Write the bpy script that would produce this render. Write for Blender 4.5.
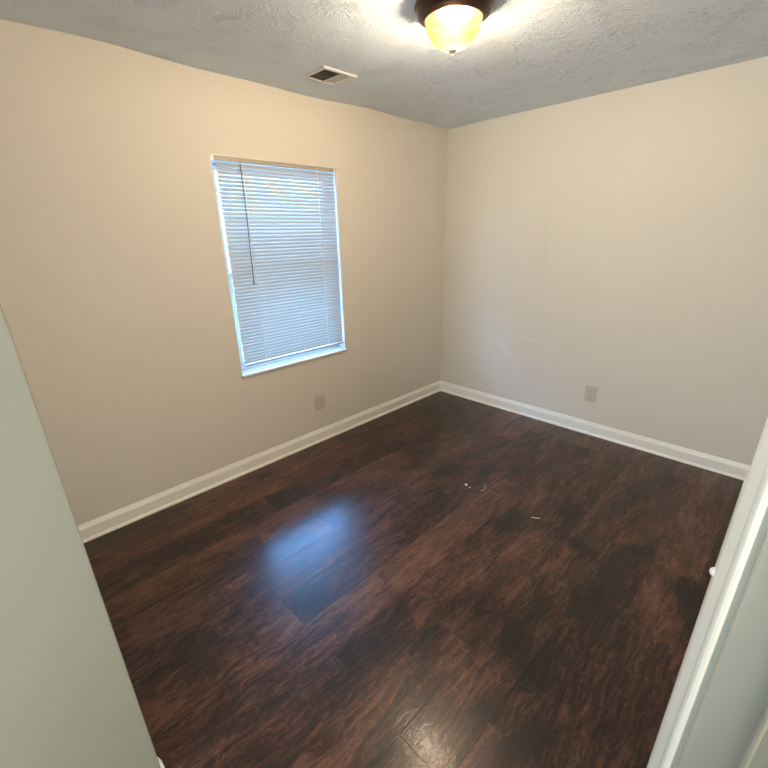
import bpy, bmesh, math, random
from mathutils import Vector, Matrix

random.seed(7)
S = bpy.context.scene
COL = S.collection
for o in list(bpy.data.objects):
    bpy.data.objects.remove(o)

# ------------------------------------------------------------------ camera, world, lights, exposure
CAM = Vector((2.5637, -3.4072, 1.5933))
cd = bpy.data.cameras.new('camera')
cam = bpy.data.objects.new('camera', cd)
COL.objects.link(cam)
rgt = Vector((0.7049, 0.7090, -0.0211)); up = Vector((-0.2399, 0.2663, 0.9336)); fwd = Vector((-0.6675, 0.6530, -0.3578))
fwd.normalize(); rgt = (rgt - fwd * rgt.dot(fwd)).normalized(); up = rgt.cross(fwd)
M = Matrix((rgt, up, -fwd)).transposed().to_4x4()
M.translation = CAM
cam.matrix_world = M
cd.sensor_fit = 'HORIZONTAL'; cd.sensor_width = 36
cd.lens = 414.874 / 768 * 36
cd.shift_x = (384 - 380.656) / 768
cd.shift_y = (393.006 - 384) / 768
cd.clip_start = 0.01
S.camera = cam

W = bpy.data.worlds.new('daylight'); S.world = W
W.use_nodes = True
wn = W.node_tree.nodes; wl = W.node_tree.links
bg = wn['Background']
bg.inputs['Color'].default_value = (0.21, 0.46, 1.0, 1)
bg.inputs['Strength'].default_value = 104.0

def light(name, kind, loc, energy, color, **kw):
    d = bpy.data.lights.new(name, kind); d.energy = energy; d.color = color
    for k, v in kw.items(): setattr(d, k, v)
    o = bpy.data.objects.new(name, d); o.location = loc; COL.objects.link(o)
    return o
# added fill lights, unseen: warm one in the hallway, cool one behind the camera
hall_fill = light('hall_fill_light', 'AREA', (3.82, -2.78, 1.30), 26, (1.0, 0.90, 0.74), shape='RECTANGLE', size=0.5, size_y=0.9)
hall_fill.rotation_euler = (0, math.radians(90), 0)
passage = light('passage_fill_light', 'AREA', (2.30, -5.30, 1.25), 84, (0.82, 0.95, 1.0), shape='RECTANGLE', size=0.7, size_y=1.3)
passage.rotation_euler = (math.radians(90), 0, math.radians(18))

S.view_settings.view_transform = 'Standard'
S.view_settings.look = 'None'
S.view_settings.gamma = 1
S.view_settings.use_curve_mapping = False
S.view_settings.exposure = 0.10

# ------------------------------------------------------------------ dimensions
H = 2.44
XR = 2.5665            # room face of the right wall
XW = XR + .017        # plaster of the right wall, behind the face of its trim
YD1, YD0 = -2.50, -3.46  # doorway
YF = -3.36             # front wall
XC = 1.512             # end of the front wall
WY0, WY1, WZ0, WZ1 = -2.207, -1.288, 0.7225, 2.039

# ------------------------------------------------------------------ mesh helpers
def finish(name, bm, mat, parent=None, smooth=False, loc=None):
    bmesh.ops.recalc_face_normals(bm, faces=bm.faces)
    me = bpy.data.meshes.new(name)
    bm.to_mesh(me); bm.free()
    if smooth:
        for p in me.polygons: p.use_smooth = True
    if mat: me.materials.append(mat)
    o = bpy.data.objects.new(name, me); COL.objects.link(o)
    if loc: o.location = loc
    if parent: o.parent = parent
    return o
def box(bm, x0, x1, y0, y1, z0, z1, bev=0.0):
    v = [bm.verts.new((x, y, z)) for x in (x0, x1) for y in (y0, y1) for z in (z0, z1)]
    f = [bm.faces.new([v[i] for i in q]) for q in ((0,1,3,2),(4,6,7,5),(0,4,5,1),(2,3,7,6),(0,2,6,4),(1,5,7,3))]
    if bev > 0:
        es = {e for q in f for e in q.edges}
        bmesh.ops.bevel(bm, geom=list(es), offset=bev, segments=2, profile=0.6, affect='EDGES')
def prism(bm, prof, frame0, frame1):
    """sweep a closed 2d profile between two placement functions"""
    a = [bm.verts.new(frame0(p)) for p in prof]; b = [bm.verts.new(frame1(p)) for p in prof]
    n = len(prof)
    for i in range(n):
        bm.faces.new((a[i], a[(i+1) % n], b[(i+1) % n], b[i]))
    bm.faces.new(a); bm.faces.new(b[::-1])
def lathe(bm, prof, c, seg=64, cap=False):
    rings = []
    for r, z in prof:
        if r < 1e-6: rings.append([bm.verts.new((c[0], c[1], c[2] + z))])
        else: rings.append([bm.verts.new((c[0] + r*math.cos(2*math.pi*k/seg), c[1] + r*math.sin(2*math.pi*k/seg), c[2] + z)) for k in range(seg)])
    for a, b in zip(rings, rings[1:]):
        for k in range(seg):
            k2 = (k+1) % seg
            if len(a) == 1 and len(b) == 1: continue
            if len(a) == 1: bm.faces.new((a[0], b[k2], b[k]))
            elif len(b) == 1: bm.faces.new((a[k], a[k2], b[0]))
            else: bm.faces.new((a[k], a[k2], b[k2], b[k]))
def tube(bm, pts, r, seg=8):
    rings = []
    n = len(pts)
    for i, p in enumerate(pts):
        p = Vector(p)
        t = (Vector(pts[min(i+1, n-1)]) - Vector(pts[max(i-1, 0)])).normalized()
        a = t.orthogonal().normalized() if abs(t.z) > .95 else t.cross(Vector((0,0,1))).normalized()
        b = t.cross(a)
        rings.append([bm.verts.new(p + a*r*math.cos(2*math.pi*k/seg) + b*r*math.sin(2*math.pi*k/seg)) for k in range(seg)])
    for a, b in zip(rings, rings[1:]):
        for k in range(seg): bm.faces.new((a[k], a[(k+1)%seg], b[(k+1)%seg], b[k]))
    bm.faces.new(rings[0][::-1]); bm.faces.new(rings[-1])
def BM(): return bmesh.new()
def structure(o): o['kind'] = 'structure'; return o
def thing(name, label, cat, loc=(0,0,0), group=None):
    o = bpy.data.objects.new(name, None); COL.objects.link(o); o.location = loc
    o.empty_display_size = .05
    tag(o, label, cat, group); return o
def tag(o, label, cat, group=None):
    o['label'] = label; o['category'] = cat
    if group: o['group'] = group
    return o

# ------------------------------------------------------------------ material helpers
class NT:
    def __init__(s, name):
        s.m = bpy.data.materials.new(name); s.m.use_nodes = True
        s.t = s.m.node_tree; s.t.nodes.clear()
        s.out = s.n('ShaderNodeOutputMaterial')
    def n(s, typ, **kw):
        nd = s.t.nodes.new(typ)
        for k, v in kw.items(): setattr(nd, k, v)
        return nd
    def l(s, a, b): s.t.links.new(a, b)
    def put(s, sock, v):
        if isinstance(v, bpy.types.NodeSocket): s.l(v, sock)
        else: sock.default_value = v
    def math(s, op, a, b=0.0, c=0.0, clamp=False):
        nd = s.n('ShaderNodeMath', operation=op); nd.use_clamp = clamp
        s.put(nd.inputs[0], a); s.put(nd.inputs[1], b); s.put(nd.inputs[2], c)
        return nd.outputs[0]
    def vmath(s, op, a, b=(0,0,0), out=0):
        nd = s.n('ShaderNodeVectorMath', operation=op)
        s.put(nd.inputs[0], a); s.put(nd.inputs[1], b)
        return nd.outputs[out]
    def scale(s, v, xyz): return s.vmath('MULTIPLY', v, xyz)
    def noise(s, vec, scale, detail=4, rough=.5, dist=0.0, out=0):
        nd = s.n('ShaderNodeTexNoise')
        s.l(vec, nd.inputs['Vector']); nd.inputs['Scale'].default_value = scale
        nd.inputs['Detail'].default_value = detail; nd.inputs['Roughness'].default_value = rough
        nd.inputs['Distortion'].default_value = dist
        return nd.outputs[out]
    def ramp(s, fac, stops, interp='LINEAR'):
        nd = s.n('ShaderNodeValToRGB'); cr = nd.color_ramp; cr.interpolation = interp
        while len(cr.elements) < len(stops): cr.elements.new(.5)
        for e, (p, c) in zip(cr.elements, stops):
            e.position = p; e.color = c if len(c) == 4 else (*c, 1)
        s.l(fac, nd.inputs[0]); return nd.outputs[0]
    def mix(s, fac, a, b, mode='MIX'):
        nd = s.n('ShaderNodeMix', data_type='RGBA', blend_type=mode)
        s.put(nd.inputs[0], fac)
        for k, v in ((6, a), (7, b)):
            if not isinstance(v, bpy.types.NodeSocket) and len(v) == 3: v = (*v, 1)
            s.put(nd.inputs[k], v)
        return nd.outputs[2]
    def smooth(s, v, a, b):
        nd = s.n('ShaderNodeMapRange', interpolation_type='SMOOTHSTEP')
        s.put(nd.inputs[0], v); s.put(nd.inputs[1], a); s.put(nd.inputs[2], b)
        return nd.outputs[0]
    def bump(s, h, strength, dist):
        nd = s.n('ShaderNodeBump'); nd.inputs['Strength'].default_value = strength; nd.inputs['Distance'].default_value = dist
        s.l(h, nd.inputs['Height']); return nd.outputs[0]
    def pbsdf(s, color, rough=.5, normal=None, metal=0.0, spec=.5, **kw):
        nd = s.n('ShaderNodeBsdfPrincipled')
        if not isinstance(color, bpy.types.NodeSocket) and len(color) == 3: color = (*color, 1)
        s.put(nd.inputs['Base Color'], color); s.put(nd.inputs['Roughness'], rough)
        nd.inputs['Metallic'].default_value = metal; nd.inputs['Specular IOR Level'].default_value = spec
        if normal: s.l(normal, nd.inputs['Normal'])
        for k, v in kw.items(): s.put(nd.inputs[k], v)
        return nd
    def obj(s): return s.n('ShaderNodeTexCoord').outputs['Object']
    def done(s, shader): s.l(shader.outputs[0] if hasattr(shader, 'outputs') else shader, s.out.inputs[0]); return s.m

def mat_simple(name, color, rough=.5, metal=0.0, spec=.5, grain=0.0):
    t = NT(name)
    p = t.obj()
    c = t.mix(t.noise(p, 9, 3), tuple(v*.97 for v in color), tuple(min(1, v*1.03) for v in color))
    nrm = t.bump(t.noise(p, 260, 2), grain, .001) if grain else None
    return t.done(t.pbsdf(c, rough, nrm, metal, spec))

def mat_wall(name, color, repairs=False):
    t = NT(name); p = t.obj()
    c = t.mix(t.noise(p, 1.3, 3), tuple(v*.975 for v in color), tuple(min(1, v*1.02) for v in color))
    h = t.math('ADD', t.math('MULTIPLY', t.noise(p, 190, 2), .25), t.math('MULTIPLY', t.noise(p, 2.2, 2), 6.0))
    if repairs:
        # skimmed drywall seams and a scuff left on the paint of the back wall
        sp = t.n('ShaderNodeSeparateXYZ'); t.l(p, sp.inputs[0])
        X, Z = sp.outputs[0], sp.outputs[2]
        wob = t.math('MULTIPLY', t.math('SUBTRACT', t.noise(p, 3.0, 3), .5), .06)
        def seam(x0, slope, zr, w):
            d = t.math('ADD', t.math('SUBTRACT', X, t.math('MULTIPLY_ADD', t.math('SUBTRACT', Z, zr[0]), slope, x0)), wob)
            core = t.math('SUBTRACT', 1.0, t.smooth(t.math('ABSOLUTE', d), 0.0, w))
            rng = t.math('MULTIPLY', t.smooth(Z, zr[0]-.12, zr[0]+.08), t.math('SUBTRACT', 1.0, t.smooth(Z, zr[1]-.55, zr[1]+.1)))
            side = t.smooth(d, -w*.3, w*.3)
            far = t.math('SUBTRACT', 1.0, t.smooth(t.math('ABSOLUTE', d), w, w*5))
            return t.math('MULTIPLY', core, rng), t.math('MULTIPLY', t.math('MULTIPLY', side, far), rng)
        a, a2 = seam(1.02, -.05, (.95, 2.02), .035)
        b, b2 = seam(.612, -.055, (.68, 1.35), .022)
        stain = t.math('MAXIMUM', a, b)
        c = t.mix(t.math('MULTIPLY', stain, .075), c, (.42, .40, .36))
        # scuffs
        def blob(cx, cz, rx, rz, ang):
            dx = t.math('SUBTRACT', X, cx); dz = t.math('SUBTRACT', Z, cz)
            ca, sa = math.cos(ang), math.sin(ang)
            u = t.math('ADD', t.math('MULTIPLY', dx, ca/rx), t.math('MULTIPLY', dz, sa/rx))
            v = t.math('ADD', t.math('MULTIPLY', dx, -sa/rz), t.math('MULTIPLY', dz, ca/rz))
            r = t.math('SQRT', t.math('ADD', t.math('MULTIPLY', u, u), t.math('MULTIPLY', v, v)))
            return t.math('SUBTRACT', 1.0, t.smooth(r, .2, 1.0))
        sc = t.math('MAXIMUM', blob(.70, .60, .17, .045, -.75), blob(1.0, .70, .22, .022, -.12))
        c = t.mix(t.math('MULTIPLY', sc, .30), c, (.80, .78, .74))
        h = t.math('ADD', h, t.math('MULTIPLY', t.math('MAXIMUM', a2, b2), 1.5))
    return t.done(t.pbsdf(c, .55, t.bump(h, .35, .0012), 0, .35))

def mat_ceiling():
    t = NT('stomped_ceiling_paint'); p = t.obj()
    warp = t.vmath('SUBTRACT', t.noise(p, 5.0, 3, out=1), (.5,.5,.5))
    def layer(sc, off, K, seed):
        q = t.vmath('ADD', t.scale(t.vmath('ADD', p, t.scale(warp, (.07,.07,0))), (sc, sc, 0)), off)
        v = t.n('ShaderNodeTexVoronoi', voronoi_dimensions='2D', feature='F1')
        t.l(q, v.inputs['Vector']); v.inputs['Scale'].default_value = 1.0; v.inputs['Randomness'].default_value = .9
        d = t.vmath('SUBTRACT', q, v.outputs['Position'])
        r = t.vmath('LENGTH', d, out=1)
        nd = t.vmath('NORMALIZE', d)
        sep = t.n('ShaderNodeSeparateColor'); t.l(v.outputs['Color'], sep.inputs[0])
        cz = t.n('ShaderNodeCombineXYZ')
        t.l(t.math('MULTIPLY_ADD', sep.outputs[0], 40, t.math('MULTIPLY', r, 3.0)), cz.inputs[2])
        vec = t.vmath('ADD', t.scale(nd, (K, K, 0)), cz.outputs[0])
        n = t.noise(vec, 1.0, 2, .5, .3)
        ridge = t.math('SUBTRACT', 1.0, t.smooth(t.math('ABSOLUTE', t.math('SUBTRACT', n, .5)), .005, .055))
        brk = t.smooth(t.noise(t.vmath('ADD', p, (seed,0,0)), 26, 2), .38, .56)
        fade = t.math('SUBTRACT', 1.0, t.smooth(r, .28, .62))
        return t.math('MULTIPLY', t.math('MULTIPLY', ridge, brk), fade)
    a = layer(4.6, (0.3, .1, 0), 4.5, 0)
    b = layer(4.1, (7.7, 3.2, 0), 4.0, 5)
    h = t.math('MAXIMUM', a, b)
    h = t.math('ADD', h, t.math('MULTIPLY', t.noise(p, 55, 4, .6), .55))
    h = t.math('ADD', h, t.math('MULTIPLY', t.noise(p, 1.7, 2), 2.2))
    c = t.mix(t.noise(p, 1.0, 2), (.74, .825, .92), (.77, .855, .945))
    return t.done(t.pbsdf(c, .8, t.bump(h, .75, .0045), 0, .2))

def mat_floor():
    t = NT('dark_hickory_laminate'); p = t.obj()
    at = lambda n: t.n('ShaderNodeAttribute', attribute_name=n).outputs['Fac']
    pid, tone, dark = at('plank_id'), at('tone'), at('dark')
    off = t.n('ShaderNodeCombineXYZ')
    t.l(t.math('MULTIPLY', pid, 37.0), off.inputs[0]); t.l(t.math('MULTIPLY', pid, 91.0), off.inputs[1])
    q = t.vmath('ADD', p, off.outputs[0])
    wq = t.vmath('ADD', q, t.scale(t.vmath('SUBTRACT', t.noise(q, 5, 3, out=1), (.5,.5,.5)), (.06,.16,0)))
    grain = t.noise(t.scale(wq, (62, 6.5, 1)), 1, 4, .60, .5)
    fine = t.noise(t.scale(wq, (170, 16, 1)), 1, 3, .6, .4)
    curl = t.noise(t.scale(wq, (30, 15, 1)), 1, 3, .6, 2.2)
    fig = t.noise(t.scale(wq, (10, 2.6, 1)), 1, 3, .55, 1.2)
    mott = t.noise(t.scale(wq, (4.5, 1.8, 1)), 1, 2, .5, .6)
    f = t.math('ADD', t.math('MULTIPLY', grain, .50), t.math('ADD', t.math('MULTIPLY', fig, .34), t.math('MULTIPLY', mott, .34)))
    f = t.math('ADD', f, t.math('ADD', t.math('MULTIPLY', fine, .26), t.math('MULTIPLY', curl, .30)))
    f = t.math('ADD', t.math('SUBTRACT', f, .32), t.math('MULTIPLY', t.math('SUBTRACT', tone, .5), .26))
    f = t.math('MULTIPLY_ADD', t.math('SUBTRACT', f, .52), 1.30, .52)
    f = t.math('SUBTRACT', f, t.math('MULTIPLY', dark, .24))
    col = t.ramp(f, [(.30, (.0085,.006,.0063)), (.44, (.021,.0098,.0080)), (.54, (.050,.0215,.0142)), (.66, (.094,.039,.024)), (.80, (.16,.074,.042))])
    # purplish grey heart streaks, dark pores and chatter lines of the scraped surface
    grey = t.smooth(t.noise(t.scale(wq, (7, 1.6, 1)), 1, 2, .5, .5), .56, .70)
    col = t.mix(t.math('MULTIPLY', grey, .55), col, (.022,.014,.0135))
    pore = t.math('SUBTRACT', 1.0, t.smooth(t.math('ABSOLUTE', t.math('SUBTRACT', curl, .5)), .0, .045))
    pore = t.math('MULTIPLY', pore, t.smooth(t.noise(t.scale(wq, (9, 5, 1)), 1, 2), .42, .60))
    col = t.mix(t.math('MULTIPLY', pore, .70), col, (.0085,.0055,.005))
    col = t.mix(t.math('MULTIPLY', t.smooth(dark, .25, .95), .5), col, (.0095,.0085,.0095))
    gap = at('gap')
    col = t.mix(gap, col, (.004,.003,.003))
    h = t.math('ADD', t.math('MULTIPLY', grain, .7), t.math('ADD', t.math('MULTIPLY', fine, .35), t.math('MULTIPLY', curl, .8)))
    nrm = t.bump(h, .20, .0028)
    rough = t.math('MULTIPLY_ADD', fig, .08, .10)
    return t.done(t.pbsdf(col, .34, nrm, 0, .36, **{'Coat Weight': .24, 'Coat Roughness': rough, 'Coat IOR': 1.45, 'Coat Normal': nrm}))

def mat_slat():
    t = NT('white_vinyl_slat')
    d = t.pbsdf((.45, .43, .385), .45, None, 0, .4)
    tr = t.n('ShaderNodeBsdfTranslucent'); tr.inputs[0].default_value = (.66, .95, .86, 1)
    m = t.n('ShaderNodeMixShader'); m.inputs[0].default_value = .032
    t.l(d.outputs[0], m.inputs[1]); t.l(tr.outputs[0], m.inputs[2])
    return t.done(m)
def mat_pane():
    t = NT('window_glass')
    g = t.n('ShaderNodeBsdfGlossy'); g.inputs['Roughness'].default_value = .02
    tr = t.n('ShaderNodeBsdfTransparent'); tr.inputs[0].default_value = (.90, .96, .97, 1)
    m = t.n('ShaderNodeMixShader'); m.inputs[0].default_value = .06
    t.l(tr.outputs[0], m.inputs[1]); t.l(g.outputs[0], m.inputs[2])
    return t.done(m)
def mat_bowl(bulb):
    # frosted amber glass, glowing most where the bulb stands closest behind it
    t = NT('amber_alabaster_glass'); p = t.obj()
    ds = [t.vmath('LENGTH', t.scale(t.vmath('SUBTRACT', p, q), (1,1,.40)), out=1) for q in bulb]
    near = t.math('SUBTRACT', 1.0, t.smooth(t.math('MINIMUM', ds[0], ds[1]), .030, .088))
    swirl = t.noise(p, 14, 3, .5, 2.0)
    e = t.math('MULTIPLY_ADD', t.math('POWER', near, 1.5), 3.4, t.math('MULTIPLY_ADD', swirl, .30, .60))
    em = t.n('ShaderNodeEmission'); em.inputs[0].default_value = (1.0, .50, .10, 1); t.l(e, em.inputs[1])
    g = t.pbsdf((.010, .005, .001), .5, None, 0, .06)
    tr = t.n('ShaderNodeBsdfTransparent'); tr.inputs[0].default_value = (1, .86, .62, 1)
    a = t.n('ShaderNodeAddShader'); t.l(em.outputs[0], a.inputs[0]); t.l(g.outputs[0], a.inputs[1])
    m = t.n('ShaderNodeMixShader'); m.inputs[0].default_value = .055
    t.l(a.outputs[0], m.inputs[1]); t.l(tr.outputs[0], m.inputs[2])
    return t.done(m)

WALL = (.71, .665, .59)
M_wall = mat_wall('beige_wall_paint', WALL)
M_wall_back = mat_wall('beige_wall_paint_patched', WALL, True)
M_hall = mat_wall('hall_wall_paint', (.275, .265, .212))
M_ceil = mat_ceiling()
M_floor = mat_floor()
M_trim = mat_simple('white_trim_enamel', (.86, .835, .775), .35, 0, .5, .05)
M_jamb = mat_simple('grey_green_jamb', (.41, .415, .36), .4, 0, .5, .05)  # darker and greener than the white casing trim
M_slat = mat_slat()
M_rail = mat_simple('blind_rail_enamel', (.43, .38, .31), .4)
M_cord = mat_simple('white_blind_cord', (.88, .90, .88), .7)
M_wand = mat_simple('smoky_clear_wand', (.16, .18, .18), .2)
M_pvc = mat_simple('white_window_vinyl', (.82, .84, .84), .35)
M_pane = mat_pane()
M_plate = mat_simple('ivory_outlet_plastic', (.60, .54, .43), .35)
M_plate2 = mat_simple('grey_ivory_outlet_plastic', (.56, .53, .44), .35)
M_slot = mat_simple('outlet_slot_black', (.03, .028, .025), .6)
M_screw = mat_simple('painted_screw', (.62, .58, .50), .35, .3)
M_reg = mat_simple('white_register_enamel', (.74, .75, .75), .4)
M_duct_shade = mat_simple('duct_shade_grey', (.24, .24, .21), .6, .3)
M_bronze = mat_simple('oil_rubbed_bronze', (.062, .036, .022), .32, .75, .5)
M_finial = mat_simple('antique_brass_finial', (.62, .52, .36), .4, .15)
M_ground = mat_simple('pale_gravel_ground', (.45, .47, .40), .9)
M_soffit = mat_simple('grey_porch_soffit', (.32, .31, .30), .8)
M_blocker = mat_simple('sky_blocker_brown', (.15, .12, .10), .9)
M_chip = mat_simple('white_plastic_scrap', (.75, .73, .70), .5)
M_strand = mat_simple('pale_thread', (.42, .33, .29), .6)

# ------------------------------------------------------------------ floor: planks with tone attributes
def build_floor():
    PW = .196; X0 = .965 - PW*5; NX = 20
    YA, YB = -5.5, 0.0
    joints = {5: [-.55, -1.8, -3.02], 10: [-1.39, -2.75], 11: [-1.265, -2.5], 12: [-1.27, -1.98, -3.2]}
    blobs = [(1.05,-1.30,.05,.10,.8),(1.255,-1.07,.05,.10,.8),(1.645,-1.43,.06,.11,.9),(1.86,-1.13,.05,.10,.8),(2.05,-2.15,.06,.12,.8),
             (2.07,-1.93,.06,.12,.7),(2.274,-2.47,.07,.13,.7),(2.49,-1.39,.05,.07,.9),(1.67,-2.70,.07,.30,.6),(2.03,-1.40,.07,.05,.8),(2.24,-1.24,.07,.04,.7),
             (.60,-1.05,.05,.25,.5),(1.44,-3.03,.07,.25,.5),(2.22,-1.75,.10,.30,.45),(1.95,-2.80,.06,.12,.5),(.42,-2.75,.07,.3,.5),(.8,-1.25,.05,.2,.4),(2.10,-.75,.12,.4,.4)]
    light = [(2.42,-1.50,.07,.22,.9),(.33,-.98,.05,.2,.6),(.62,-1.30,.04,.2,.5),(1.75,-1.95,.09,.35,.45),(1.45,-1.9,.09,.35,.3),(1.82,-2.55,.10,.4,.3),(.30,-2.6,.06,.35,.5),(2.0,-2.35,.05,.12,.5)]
    verts = []; faces = []; A = {'plank_id': [], 'tone': [], 'dark': [], 'gap': []}
    rng = random.Random(21)
    for r in range(NX):
        xa, xb = X0 + r*PW, X0 + (r+1)*PW
        if xb < -.05: continue
        js = joints.get(r)
        if js is None:
            js = []; y = -rng.uniform(.1, 1.2)
            while y > YA: js.append(y); y -= 1.22
        else:
            js = list(js); y = js[-1] - 1.22
            while y > YA: js.append(y); y -= 1.22
        ys = [YB] + [j for j in js if YA < j < YB] + [YA]
        for yb, ya in zip(ys, ys[1:]):
            pid = rng.random(); base = rng.uniform(.28, .74)
            g = .0012
            xs = [xa, xa+g] + [xa + PW*k/8 for k in range(1, 8)] + [xb-g, xb]
            n = max(2, int((yb-ya)/.03))
            yy = [ya, ya+g] + [ya + (yb-ya)*k/n for k in range(1, n)] + [yb-g, yb]
            b0 = len(verts)
            for j, y in enumerate(yy):
                for i, x in enumerate(xs):
                    edge = i in (0, len(xs)-1) or j in (0, len(yy)-1)
                    verts.append((x, y, -.0005 if edge else 0))
                    dk = 0; lt = 0
                    for (cx, cy, rx, ry, s) in blobs:
                        q = ((x-cx)/rx)**2 + ((y-cy)/ry)**2
                        if q < 6: dk = max(dk, s*math.exp(-q*.8))
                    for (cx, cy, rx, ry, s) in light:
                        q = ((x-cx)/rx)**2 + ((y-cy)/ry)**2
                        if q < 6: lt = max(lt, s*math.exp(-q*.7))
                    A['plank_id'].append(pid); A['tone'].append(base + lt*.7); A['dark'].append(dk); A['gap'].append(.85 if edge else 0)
            w = len(xs)
            for j in range(len(yy)-1):
                for i in range(w-1):
                    k = b0 + j*w + i
                    faces.append((k, k+1, k+1+w, k+w))
    me = bpy.data.meshes.new('floor'); me.from_pydata(verts, [], faces)
    for k, v in A.items():
        a = me.attributes.new(k, 'FLOAT', 'POINT'); a.data.foreach_set('value', v)
    me.materials.append(M_floor)
    o = bpy.data.objects.new('floor', me); COL.objects.link(o)
    return structure(o)
build_floor()
bm = BM(); box(bm, -.14, 3.95, -5.5, .14, -.12, -.004); structure(finish('floor_base', bm, M_soffit))

# ------------------------------------------------------------------ ceiling and walls
def build_ceiling():
    # drywall lid with the slightly wavy hand taped edge along the window wall
    bm = BM()
    nx, ny = 40, 48
    g = [[None]*(ny+1) for _ in range(nx+1)]
    for i in range(nx+1):
        x = -.01 + 3.96*(i/nx)**1.6
        for j in range(ny+1):
            y = .0 - 5.5*j/ny
            s = math.exp(-max(x,0)/.10)
            z = H - s*(.006*math.sin(y*3.1+.6) + .004*math.sin(y*7.7) + .004)
            g[i][j] = bm.verts.new((x, y, z))
    for i in range(nx):
        for j in range(ny):
            bm.faces.new((g[i][j], g[i][j+1], g[i+1][j+1], g[i+1][j]))
    box(bm, -.14, 3.95, -5.5, .14, H+.012, H+.14)
    o = finish('ceiling', bm, M_ceil); structure(o)
build_ceiling()

T = .13
bm = BM()
box(bm, -T, 0, -4.6, WY0, -.05, H+.02); box(bm, -T, 0, WY1, T, -.05, H+.02)
box(bm, -T, 0, WY0, WY1, -.05, WZ0-.012); box(bm, -T, 0, WY0, WY1, WZ1, H+.02)
structure(finish('wall_left', bm, M_wall))
bm = BM(); box(bm, 0, 2.70, 0, T, -.05, H+.02); structure(finish('wall_back', bm, M_wall_back))
bm = BM(); box(bm, 0, XC, -5.4, YF, -.05, H+.02, .003); structure(finish('wall_front', bm, M_hall))
bm = BM(); box(bm, XW, 2.80, YD1+.060, 0, -.05, H+.02); box(bm, XW, 2.80, -5.4, YD0-.060, -.05, H+.02); box(bm, XW, 2.80, YD0-.06, YD1+.06, 2.10, H+.02)
structure(finish('wall_right', bm, M_wall))
bm = BM()
box(bm, XC-.1, 2.80, -5.5, -5.36, -.05, H+.02); box(bm, 2.685, 3.95, -5.5, -4.6, -.05, H+.02)
structure(finish('wall_passage', bm, M_hall))
bm = BM()
for q in ((1.86, 1.92, .54, 1.96), (2.50, 2.56, .54, 1.96), (1.92, 2.50, .54, .60), (1.92, 2.50, 1.90, 1.96)):
    box(bm, q[0], q[1], -5.36, -5.32, q[2], q[3], .002)
structure(finish('trim_fill_frame', bm, M_trim))  # unseen frame added around the passage fill light; the wall behind is solid
bm = BM(); box(bm, 3.85, 3.95, -4.6, -1.2, -.05, H+.02); box(bm, 2.80, 3.85, -1.3, -1.2, -.05, H+.02); box(bm, 2.685, 3.95, -4.7, -4.6, -.05, H+.02)
structure(finish('wall_hall', bm, M_hall))

# baseboards: coved cap, flat face, quarter-round shoe
BP = [(0, 0), (.0250, 0), (.0245, .005), (.0220, .0115), (.0175, .0165), (.0145, .0185), (.0140, .077), (.0120, .083), (.0080, .092), (.0040, .104), (.0025, .1065), (0, .1065)]
def base_run(name, f0, f1):
    bm = BM(); prism(bm, BP, f0, f1); return structure(finish(name, bm, M_trim))
base_run('baseboard_left', lambda p: (p[0], -p[0], p[1]), lambda p: (p[0], YF + p[0], p[1]))
base_run('baseboard_back', lambda p: (p[0], -p[0], p[1]), lambda p: (XW - p[0]*.75, -p[0], p[1]))
base_run('baseboard_front', lambda p: (XC-.02, YF + p[0]*.62, p[1]*.95), lambda p: (XC, YF + p[0]*.62, p[1]*.95))
base_run('baseboard_right', lambda p: (XW - p[0]*.75, -p[0], p[1]), lambda p: (XW - p[0]*.75, YD1 + .110, p[1]))

# ------------------------------------------------------------------ doorway beside the camera
# plan of the trimmed wall end: sloped casing towards the room with a bead, then the flat jamb lining
CAS = [(XR+.004, -.060), (XR, -.058), (XR, -.050), (XR+.003, -.040), (XR+.010, -.028), (XR+.018, -.014), (2.5870, -.003), (2.5890, 0.0), (2.5895, .002), (2.593, .004), (2.599, .0035), (2.6035, .000), (2.6045, -.0035), (2.6045, -.060)]
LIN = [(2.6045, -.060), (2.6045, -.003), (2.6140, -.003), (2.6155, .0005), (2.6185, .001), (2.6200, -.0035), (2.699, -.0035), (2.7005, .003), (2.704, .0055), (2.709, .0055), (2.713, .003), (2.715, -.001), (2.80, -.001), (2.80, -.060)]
trim = bpy.data.objects.new('trim_1', None); COL.objects.link(trim); trim.location = (XR, YD1, 0); structure(trim)
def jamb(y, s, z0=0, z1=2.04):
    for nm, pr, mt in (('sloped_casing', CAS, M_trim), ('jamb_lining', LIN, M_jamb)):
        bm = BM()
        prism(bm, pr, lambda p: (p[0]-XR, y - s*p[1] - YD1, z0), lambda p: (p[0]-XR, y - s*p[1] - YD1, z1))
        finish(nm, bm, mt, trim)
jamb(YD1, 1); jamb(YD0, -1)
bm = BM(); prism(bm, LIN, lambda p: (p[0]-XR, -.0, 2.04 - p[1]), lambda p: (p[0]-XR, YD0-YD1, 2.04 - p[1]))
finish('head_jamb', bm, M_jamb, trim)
# rounded lip of the latch plate standing proud of the trimmed edge, painted over
bm = BM(); lathe(bm, [(0, .0105), (.0045, .009), (.0075, .0045), (.0082, 0), (.0075, -.0045), (.0045, -.009), (0, -.0105)], (-.0005, .056, .918), 16)
finish('latch_lip', bm, M_trim, trim, True)
# paint runs on the edge of the jamb
for z, w in ((1.135, .0016), (.79, .0014)):
    bm = BM(); lathe(bm, [(0, .011), (w*.8, .006), (w, 0), (w*.7, -.007), (0, -.010)], (-.0004, .052, z), 12)
    finish('paint_drip', bm, M_trim, trim, True)
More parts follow.
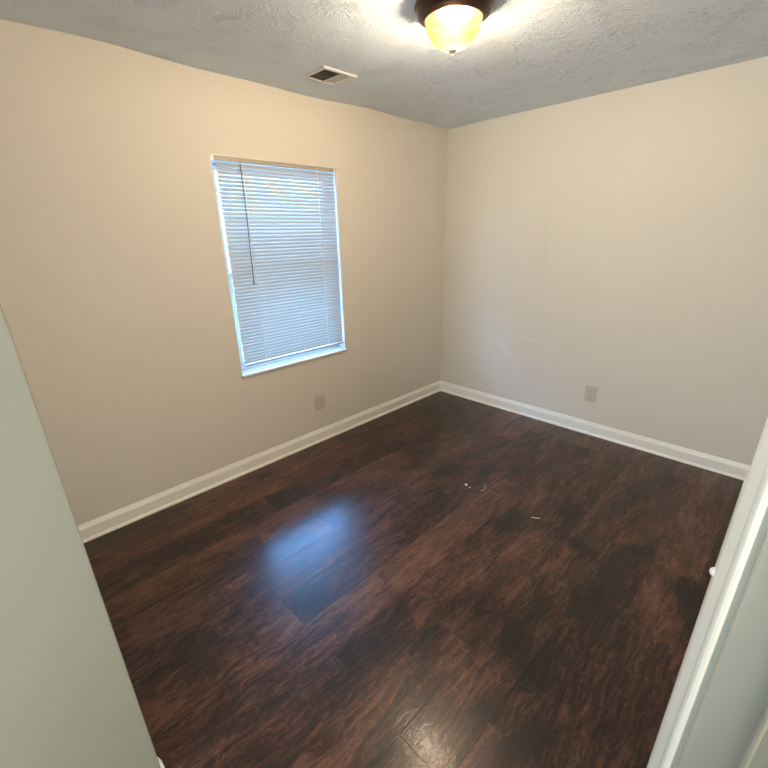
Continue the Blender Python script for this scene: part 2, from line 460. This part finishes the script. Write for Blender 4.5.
# room-side casing, hung slightly out of plumb, and the hall-side casing
CP = [(0, 0), (.006, .0035), (.012, .008), (.020, .0095), (.045, .011), (.055, .0145), (.060, .0145), (.060, -.001), (0, -.001)]
def casing(name, y, s, xface, sx, lean=0.0):
    bm = BM()
    prism(bm, CP, lambda p: (xface + sx*(p[1]) - lean, y + s*(.004 + p[0]), 0), lambda p: (xface + sx*p[1]*1.0, y + s*(.004+p[0]), 2.10))
    return bm
bm = BM()
def room_cas(z, k): return lambda p: (XW - p[1]*k, YD1 + .060 + p[0], z)
prof = [(c[0], c[1]) for c in CP]
prism(bm, prof, room_cas(0, 1.08), room_cas(2.10, 1.08))
structure(finish('trim_2', bm, M_trim))
bm = BM()
prism(bm, CP, lambda p: (2.80 + p[1], YD1 + .006 + p[0], 0), lambda p: (2.80 + p[1], YD1 + .006 + p[0], 2.10))
prism(bm, CP, lambda p: (2.80 + p[1], YD0 - .006 - p[0], 0), lambda p: (2.80 + p[1], YD0 - .006 - p[0], 2.10))
prism(bm, CP, lambda p: (2.80 + p[1], YD1 + .066, 2.046 + p[0]), lambda p: (2.80 + p[1], YD0 - .066, 2.046 + p[0]))
structure(finish('trim_3', bm, M_trim))

# ------------------------------------------------------------------ window
win = bpy.data.objects.new('window_1', None); COL.objects.link(win); win.location = (0, (WY0+WY1)/2, WZ0); structure(win)
def wp(name, bm, mat, sm=False):
    bmesh.ops.translate(bm, verts=bm.verts, vec=-Vector(win.location)); return finish(name, bm, mat, win, sm)
# drywall-return liner painted white, and outer vinyl frame
bm = BM()
box(bm, -.128, -.001, WY0, WY0+.006, WZ0, WZ1); box(bm, -.128, -.001, WY1-.006, WY1, WZ0, WZ1); box(bm, -.128, -.001, WY0, WY1, WZ1-.006, WZ1)
wp('window_return', bm, M_trim)
bm = BM()
for (a, b, c, d) in ((WY0+.006, WY0+.030, WZ0, WZ1-.006), (WY1-.030, WY1-.006, WZ0, WZ1-.006), (WY0+.030, WY1-.030, WZ0, WZ0+.030), (WY0+.030, WY1-.030, WZ1-.036, WZ1-.006)):
    box(bm, -.128, -.075, a, b, c, d, .002)
wp('window_frame', bm, M_pvc)
ZM = 1.36
def sash(name, z0, z1, x):
    bm = BM(); y0, y1 = WY0+.031, WY1-.031; w = .032
    box(bm, x-.012, x+.012, y0, y0+w, z0, z1, .002); box(bm, x-.012, x+.012, y1-w, y1, z0, z1, .002)
    box(bm, x-.012, x+.012, y0+w, y1-w, z0, z0+w+.004, .002); box(bm, x-.012, x+.012, y0+w, y1-w, z1-w, z1, .002)
    s = wp(name, bm, M_pvc)
    bm = BM(); box(bm, x-.002, x+.002, y0+w-.004, y1-w+.004, z0+w, z1-w+.004)
    bmesh.ops.translate(bm, verts=bm.verts, vec=-Vector(win.location)); finish('pane', bm, M_pane, s)
sash('upper_sash', ZM-.018, WZ1-.037, -.112)
sash('lower_sash', WZ0+.031, ZM+.018, -.086)
# stool (inner sill) with rounded nosing and small horns
bm = BM(); box(bm, -.075, .017, WY0-.003, WY1+.004, WZ0-.016, WZ0, .003)
wp('window_sill', bm, M_trim)

# outdoors: gravel ground and the porch soffit that shades the upper part of the window
bm = BM(); box(bm, -9, -.14, -9, 6, -.5, -.35); structure(finish('ground', bm, M_ground))
bm = BM(); box(bm, -1.30, -.131, -6, 4, 2.20, 2.32); structure(finish('ceiling_porch', bm, M_soffit))
# unseen capped wall, added to cut the sky light reaching the slats
bm = BM(); box(bm, -5.3, -5.0, -12, 9, -.5, 4.1); box(bm, -5.3, -4.75, -12.2, 9.2, 4.1, 4.28); structure(finish('wall_sky_blocker', bm, M_blocker))
pl = light('window_portal', 'AREA', (-.15, (WY0+WY1)/2, (WZ0+WZ1)/2), 1, (1,1,1), shape='RECTANGLE', size=WY1-WY0, size_y=WZ1-WZ0)
pl.rotation_euler = (0, math.radians(-90), 0); pl.rotation_euler = Vector((-1,0,0)).to_track_quat('Z', 'Y').to_euler()
pl.data.cycles.is_portal = True

# ------------------------------------------------------------------ mini blind
BX = -.020
by0, by1 = WY0 + .036, WY1 - .010
blind = thing('window_blind', 'closed white horizontal mini blind hanging inside the window on the left wall', 'blind', (BX, (by0+by1)/2, WZ1-.03))
BO = Vector(blind.location)
def bp(name, bm, mat, sm=False, parent=None):
    bmesh.ops.translate(bm, verts=bm.verts, vec=-BO); return finish(name, bm, mat, parent or blind, sm)
bm = BM()
box(bm, BX-.014, BX+.013, by0-.012, by1+.002, WZ1-.030, WZ1-.007, .002)
bp('headrail', bm, M_rail)
bm = BM(); box(bm, BX-.015, BX+.0150, by0-.012, by1+.002, WZ1-.0075, WZ1-.0040, .0008); bp('headrail_lip', bm, M_trim).__setitem__('label', 'pale lip along the top of the headrail')
for y, w in ((by0-.020, .016), (by1-.006, .014)):
    bm = BM(); box(bm, BX-.016, BX+.0165, y-.008, y-.008+w, WZ1-.034, WZ1-.0062, .0015)
    o = bp('mounting_bracket', bm, M_pvc); o['label'] = 'white box bracket at the end of the headrail'
# slats
ZT, ZB = WZ1-.046, .798
NS = 55; TILT = math.radians(60)
slat_me = None
for k in range(NS):
    z = ZT + (ZB-ZT)*k/(NS-1)
    if slat_me is None:
        bm = BM(); n = 6; wv = .0254; L = (by1-by0)/2 - .001
        rows = []
        for i in range(n+1):
            u = (i/n - .5)*wv; c = .0034*(1 - (2*i/n-1)**2)
            # outer edge up, room edge down; crown faces the room
            x = u*math.cos(TILT) + c*math.sin(TILT); zz = -u*math.sin(TILT) + c*math.cos(TILT)
            rows.append([bm.verts.new((x, y, zz)) for y in (-L, L)])
        for a, b in zip(rows, rows[1:]): bm.faces.new((a[0], a[1], b[1], b[0]))
        o = finish('slat', bm, M_slat, blind, True); slat_me = o.data
    else:
        o = bpy.data.objects.new('slat', slat_me); COL.objects.link(o); o.parent = blind
    o.location = (random.uniform(-.0006, .0006), 0, z - BO.z)
    o.rotation_euler = (0, random.uniform(-.035, .035), 0)
bm = BM(); box(bm, BX-.012, BX+.012, by0, by1, .768, .781, .003); bp('bottom_rail', bm, M_slat)
for y in (-2.006, -1.452):
    bm = BM()
    for dx in (-.0085, .0088): tube(bm, [(BX+dx, y, WZ1-.03), (BX+dx, y, .775)], .0019, 6)
    bp('ladder_cord', bm, M_cord)
bm = BM(); tube(bm, [(BX+.018, -2.024, 1.997), (BX+.021, -2.026, 1.7), (BX+.020, -2.033, 1.315)], .0030, 8)
tube(bm, [(BX+.020, -2.033, 1.325), (BX+.020, -2.033, 1.300)], .0042, 8); tube(bm, [(BX+.010, -2.024, 2.004), (BX+.018, -2.024, 1.996)], .002, 6)
bp('tilt_wand', bm, M_wand).__setitem__('label', 'thin grey tilt wand')

# ------------------------------------------------------------------ outlets
def outlet(loc, ax, label, mat):
    root = thing('wall_outlet', label, 'outlet', loc, 'wall outlets')
    w, h = .0445, .066
    def place(bm):   # local: u along wall, d out of wall, v up
        if ax == 'x': f = lambda v: Vector((v.y, v.x, v.z))
        else: f = lambda v: Vector((v.x, -v.y, v.z))
        for v in bm.verts: v.co = f(v.co)
        return bm
    bm = BM()
    box(bm, -w, w, .0004, .0058, -h, h, .0022)
    finish('cover_plate', place(bm), mat, root)
    for s in (1, -1):
        bm = BM()
        pts = []
        for k in range(24):
            a = 2*math.pi*k/24; x = .0195*math.cos(a); z = .0195*math.sin(a)
            pts.append((x, max(-.0145, min(.0145, z)) + s*.0225))
        prism(bm, pts, lambda p: (p[0], .0055, p[1]), lambda p: (p[0], .0078, p[1]))
        r = finish('receptacle', place(bm), mat, root)
        bm = BM()
        for dx in (-.0065, .0065): box(bm, dx-.0012, dx+.0012, .0075, .0080, s*.0225, s*.0225+.008)
        box(bm, -.0024, .0024, .0075, .0080, s*.0225-.0095, s*.0225-.005)
        finish('slots', place(bm), M_slot, r)
    bm = BM(); prism(bm, [(.0032*math.cos(2*math.pi*k/14), .0032*math.sin(2*math.pi*k/14)) for k in range(14)], lambda p: (p[0], .0055, p[1]), lambda p: (p[0], .0068, p[1]))
    finish('screw', place(bm), M_screw, root)
outlet((0, -1.586, .339), 'x', 'tan duplex outlet low on the left wall below the window', M_plate)
outlet((1.520, 0, .346), 'y', 'ivory duplex outlet low on the back wall', M_plate2)

# ------------------------------------------------------------------ ceiling register
rx0, rx1, ry0, ry1 = .240, .456, -1.714, -1.466
reg = thing('ceiling_vent', 'white metal air register on the ceiling above the window wall', 'vent', ((rx0+rx1)/2, (ry0+ry1)/2, H))
RO = Vector(reg.location)
def rp(name, bm, mat): bmesh.ops.translate(bm, verts=bm.verts, vec=-RO); return finish(name, bm, mat, reg)
ix0, ix1, iy0, iy1 = .266, .430, -1.688, -1.492
ym = -1.572
bm = BM()
zt, zb = H-.0005, H-.008
def bevelled_ring(bm):
    o = [(rx0, ry0), (rx1, ry0), (rx1, ry1), (rx0, ry1)]; i = [(ix0, iy0), (ix1, iy0), (ix1, iy1), (ix0, iy1)]
    vo = [bm.verts.new((x, y, zt)) for x, y in o]; vm = [bm.verts.new((x + (ix0-rx0)*.3*(1 if x == rx0 else -1), y + (iy0-ry0)*.3*(1 if y == ry0 else -1), zb)) for x, y in o]
    vi = [bm.verts.new((x, y, zb)) for x, y in i]; vt = [bm.verts.new((x, y, zt)) for x, y in i]
    for a, b in ((vo, vm), (vm, vi), (vi, vt)):
        for k in range(4): bm.faces.new((a[k], a[(k+1)%4], b[(k+1)%4], b[k]))
bevelled_ring(bm)
box(bm, ix0, ix1, ym-.003, ym+.003, zb, zt)
rp('register_frame', bm, M_reg)
bm = BM(); box(bm, ix0-.004, ix1+.004, iy0-.004, iy1+.004, H-.0016, H-.0004); rp('duct_opening', bm, M_duct_shade)  # flat sheet, shade of the open duct put into its grey
for bank, (a, b, n, tilt, mat) in enumerate(((iy0, ym-.003, 7, 1.15, M_duct_shade), (ym+.003, iy1, 5, .12, M_reg))):  # first bank of louvers carries the duct shade in its colour
    for k in range(n):
        y = a + (b-a)*(k+.5)/n
        bm = BM()
        hw = .006 if bank == 0 else .0076
        dy, dz = hw*math.cos(tilt), min(.0028, hw*math.sin(tilt))
        prism(bm, [(-dy, -dz), (-dy+.0006, -dz-.0006), (dy+.0006, dz-.0006), (dy, dz)], lambda p: (ix0, y+p[0], H-.0048+p[1]), lambda p: (ix1, y+p[0], H-.0048+p[1]))
        rp('louver', bm, mat)

# ------------------------------------------------------------------ flush-mount ceiling lamp
LX, LY = 1.301, -1.716
lamp = thing('ceiling_light', 'bronze flush mount ceiling light with glowing amber glass bowl', 'light', (LX, LY, H))
bm = BM()
lathe(bm, [(0, -.0005), (.150, -.0005), (.156, -.004), (.157, -.012), (.154, -.020), (.148, -.025), (.146, -.032), (.141, -.040), (.134, -.0455), (.126, -.049), (.120, -.054), (.1145, -.0545), (.112, -.050), (.108, -.044), (0, -.044)], (0,0,0), 96)
finish('mounting_pan', bm, M_bronze, lamp, True)
BZ = -.0745
BULBS = [(.026, -.049, BZ), (-.026, .049, BZ)]
bm = BM()
prof = [(.1095, -.0444), (.1108, -.050), (.1118, -.056)]
for k in range(1, 19):
    a = k/18*math.pi/2
    prof.append((max(.004, .1118*math.cos(a)**.86), -.056 - .094*math.sin(a)**1.12))
lathe(bm, prof, (0,0,0), 80)
finish('glass_bowl', bm, mat_bowl(BULBS), lamp, True)
bm = BM()
lathe(bm, [(0, -.143), (.010, -.1445), (.0165, -.1485), (.0170, -.1525), (.013, -.157), (.0065, -.1595), (.0042, -.162), (.0058, -.1655), (.0050, -.1695), (.0018, -.172), (0, -.1725)], (0,0,0), 32)
finish('finial', bm, M_finial, lamp, True)
for q in BULBS:
    bulb = light('lamp_bulb', 'POINT', q, 475, (1.0, .915, .87), shadow_soft_size=.042)
    bulb.parent = lamp

# ------------------------------------------------------------------ scraps left on the floor
def chip(loc, sz, label, seed):
    r = random.Random(seed); bm = BM()
    n = 9; a = []; b = []
    for k in range(n):
        t = 2*math.pi*k/n; q = r.uniform(.6, 1.0)
        a.append(bm.verts.new((sz[0]*q*math.cos(t), sz[1]*q*math.sin(t), 0)))
        b.append(bm.verts.new((sz[0]*q*.85*math.cos(t), sz[1]*q*.85*math.sin(t), sz[2]*r.uniform(.6, 1))))
    for k in range(n): bm.faces.new((a[k], a[(k+1)%n], b[(k+1)%n], b[k]))
    bm.faces.new(a[::-1]); bm.faces.new(b)
    o = finish('plastic_scrap', bm, M_chip, loc=loc); o.rotation_euler = (0, 0, r.uniform(0, 3)); return tag(o, label, 'scrap', 'scraps on the floor')
chip((1.250, -1.335, 0), (.013, .009, .006), 'larger white scrap lying on the dark floor left of the curved thread', 1)
chip((1.285, -1.345, 0), (.008, .004, .003), 'tiny white scrap between the larger white scrap and the curved thread', 2)
def strand(pts, r, mat, label):
    bm = BM(); tube(bm, pts, r, 8); return tag(finish('thread', bm, mat, None, True), label, 'thread', 'threads on the floor')
strand([(1.345+.022*math.sin(t)*1.0, -1.253-.075*t/2.4, .0022) for t in [i*.24 for i in range(11)]], .0020, M_strand, 'curved pale thread on the dark floor beside the white scraps')
strand([(1.725, -1.355, .0022), (1.738, -1.350, .0024), (1.752, -1.345, .0022), (1.768, -1.330, .0022)], .0021, M_chip, 'short white thread on the floor toward the right, apart from the other scraps')
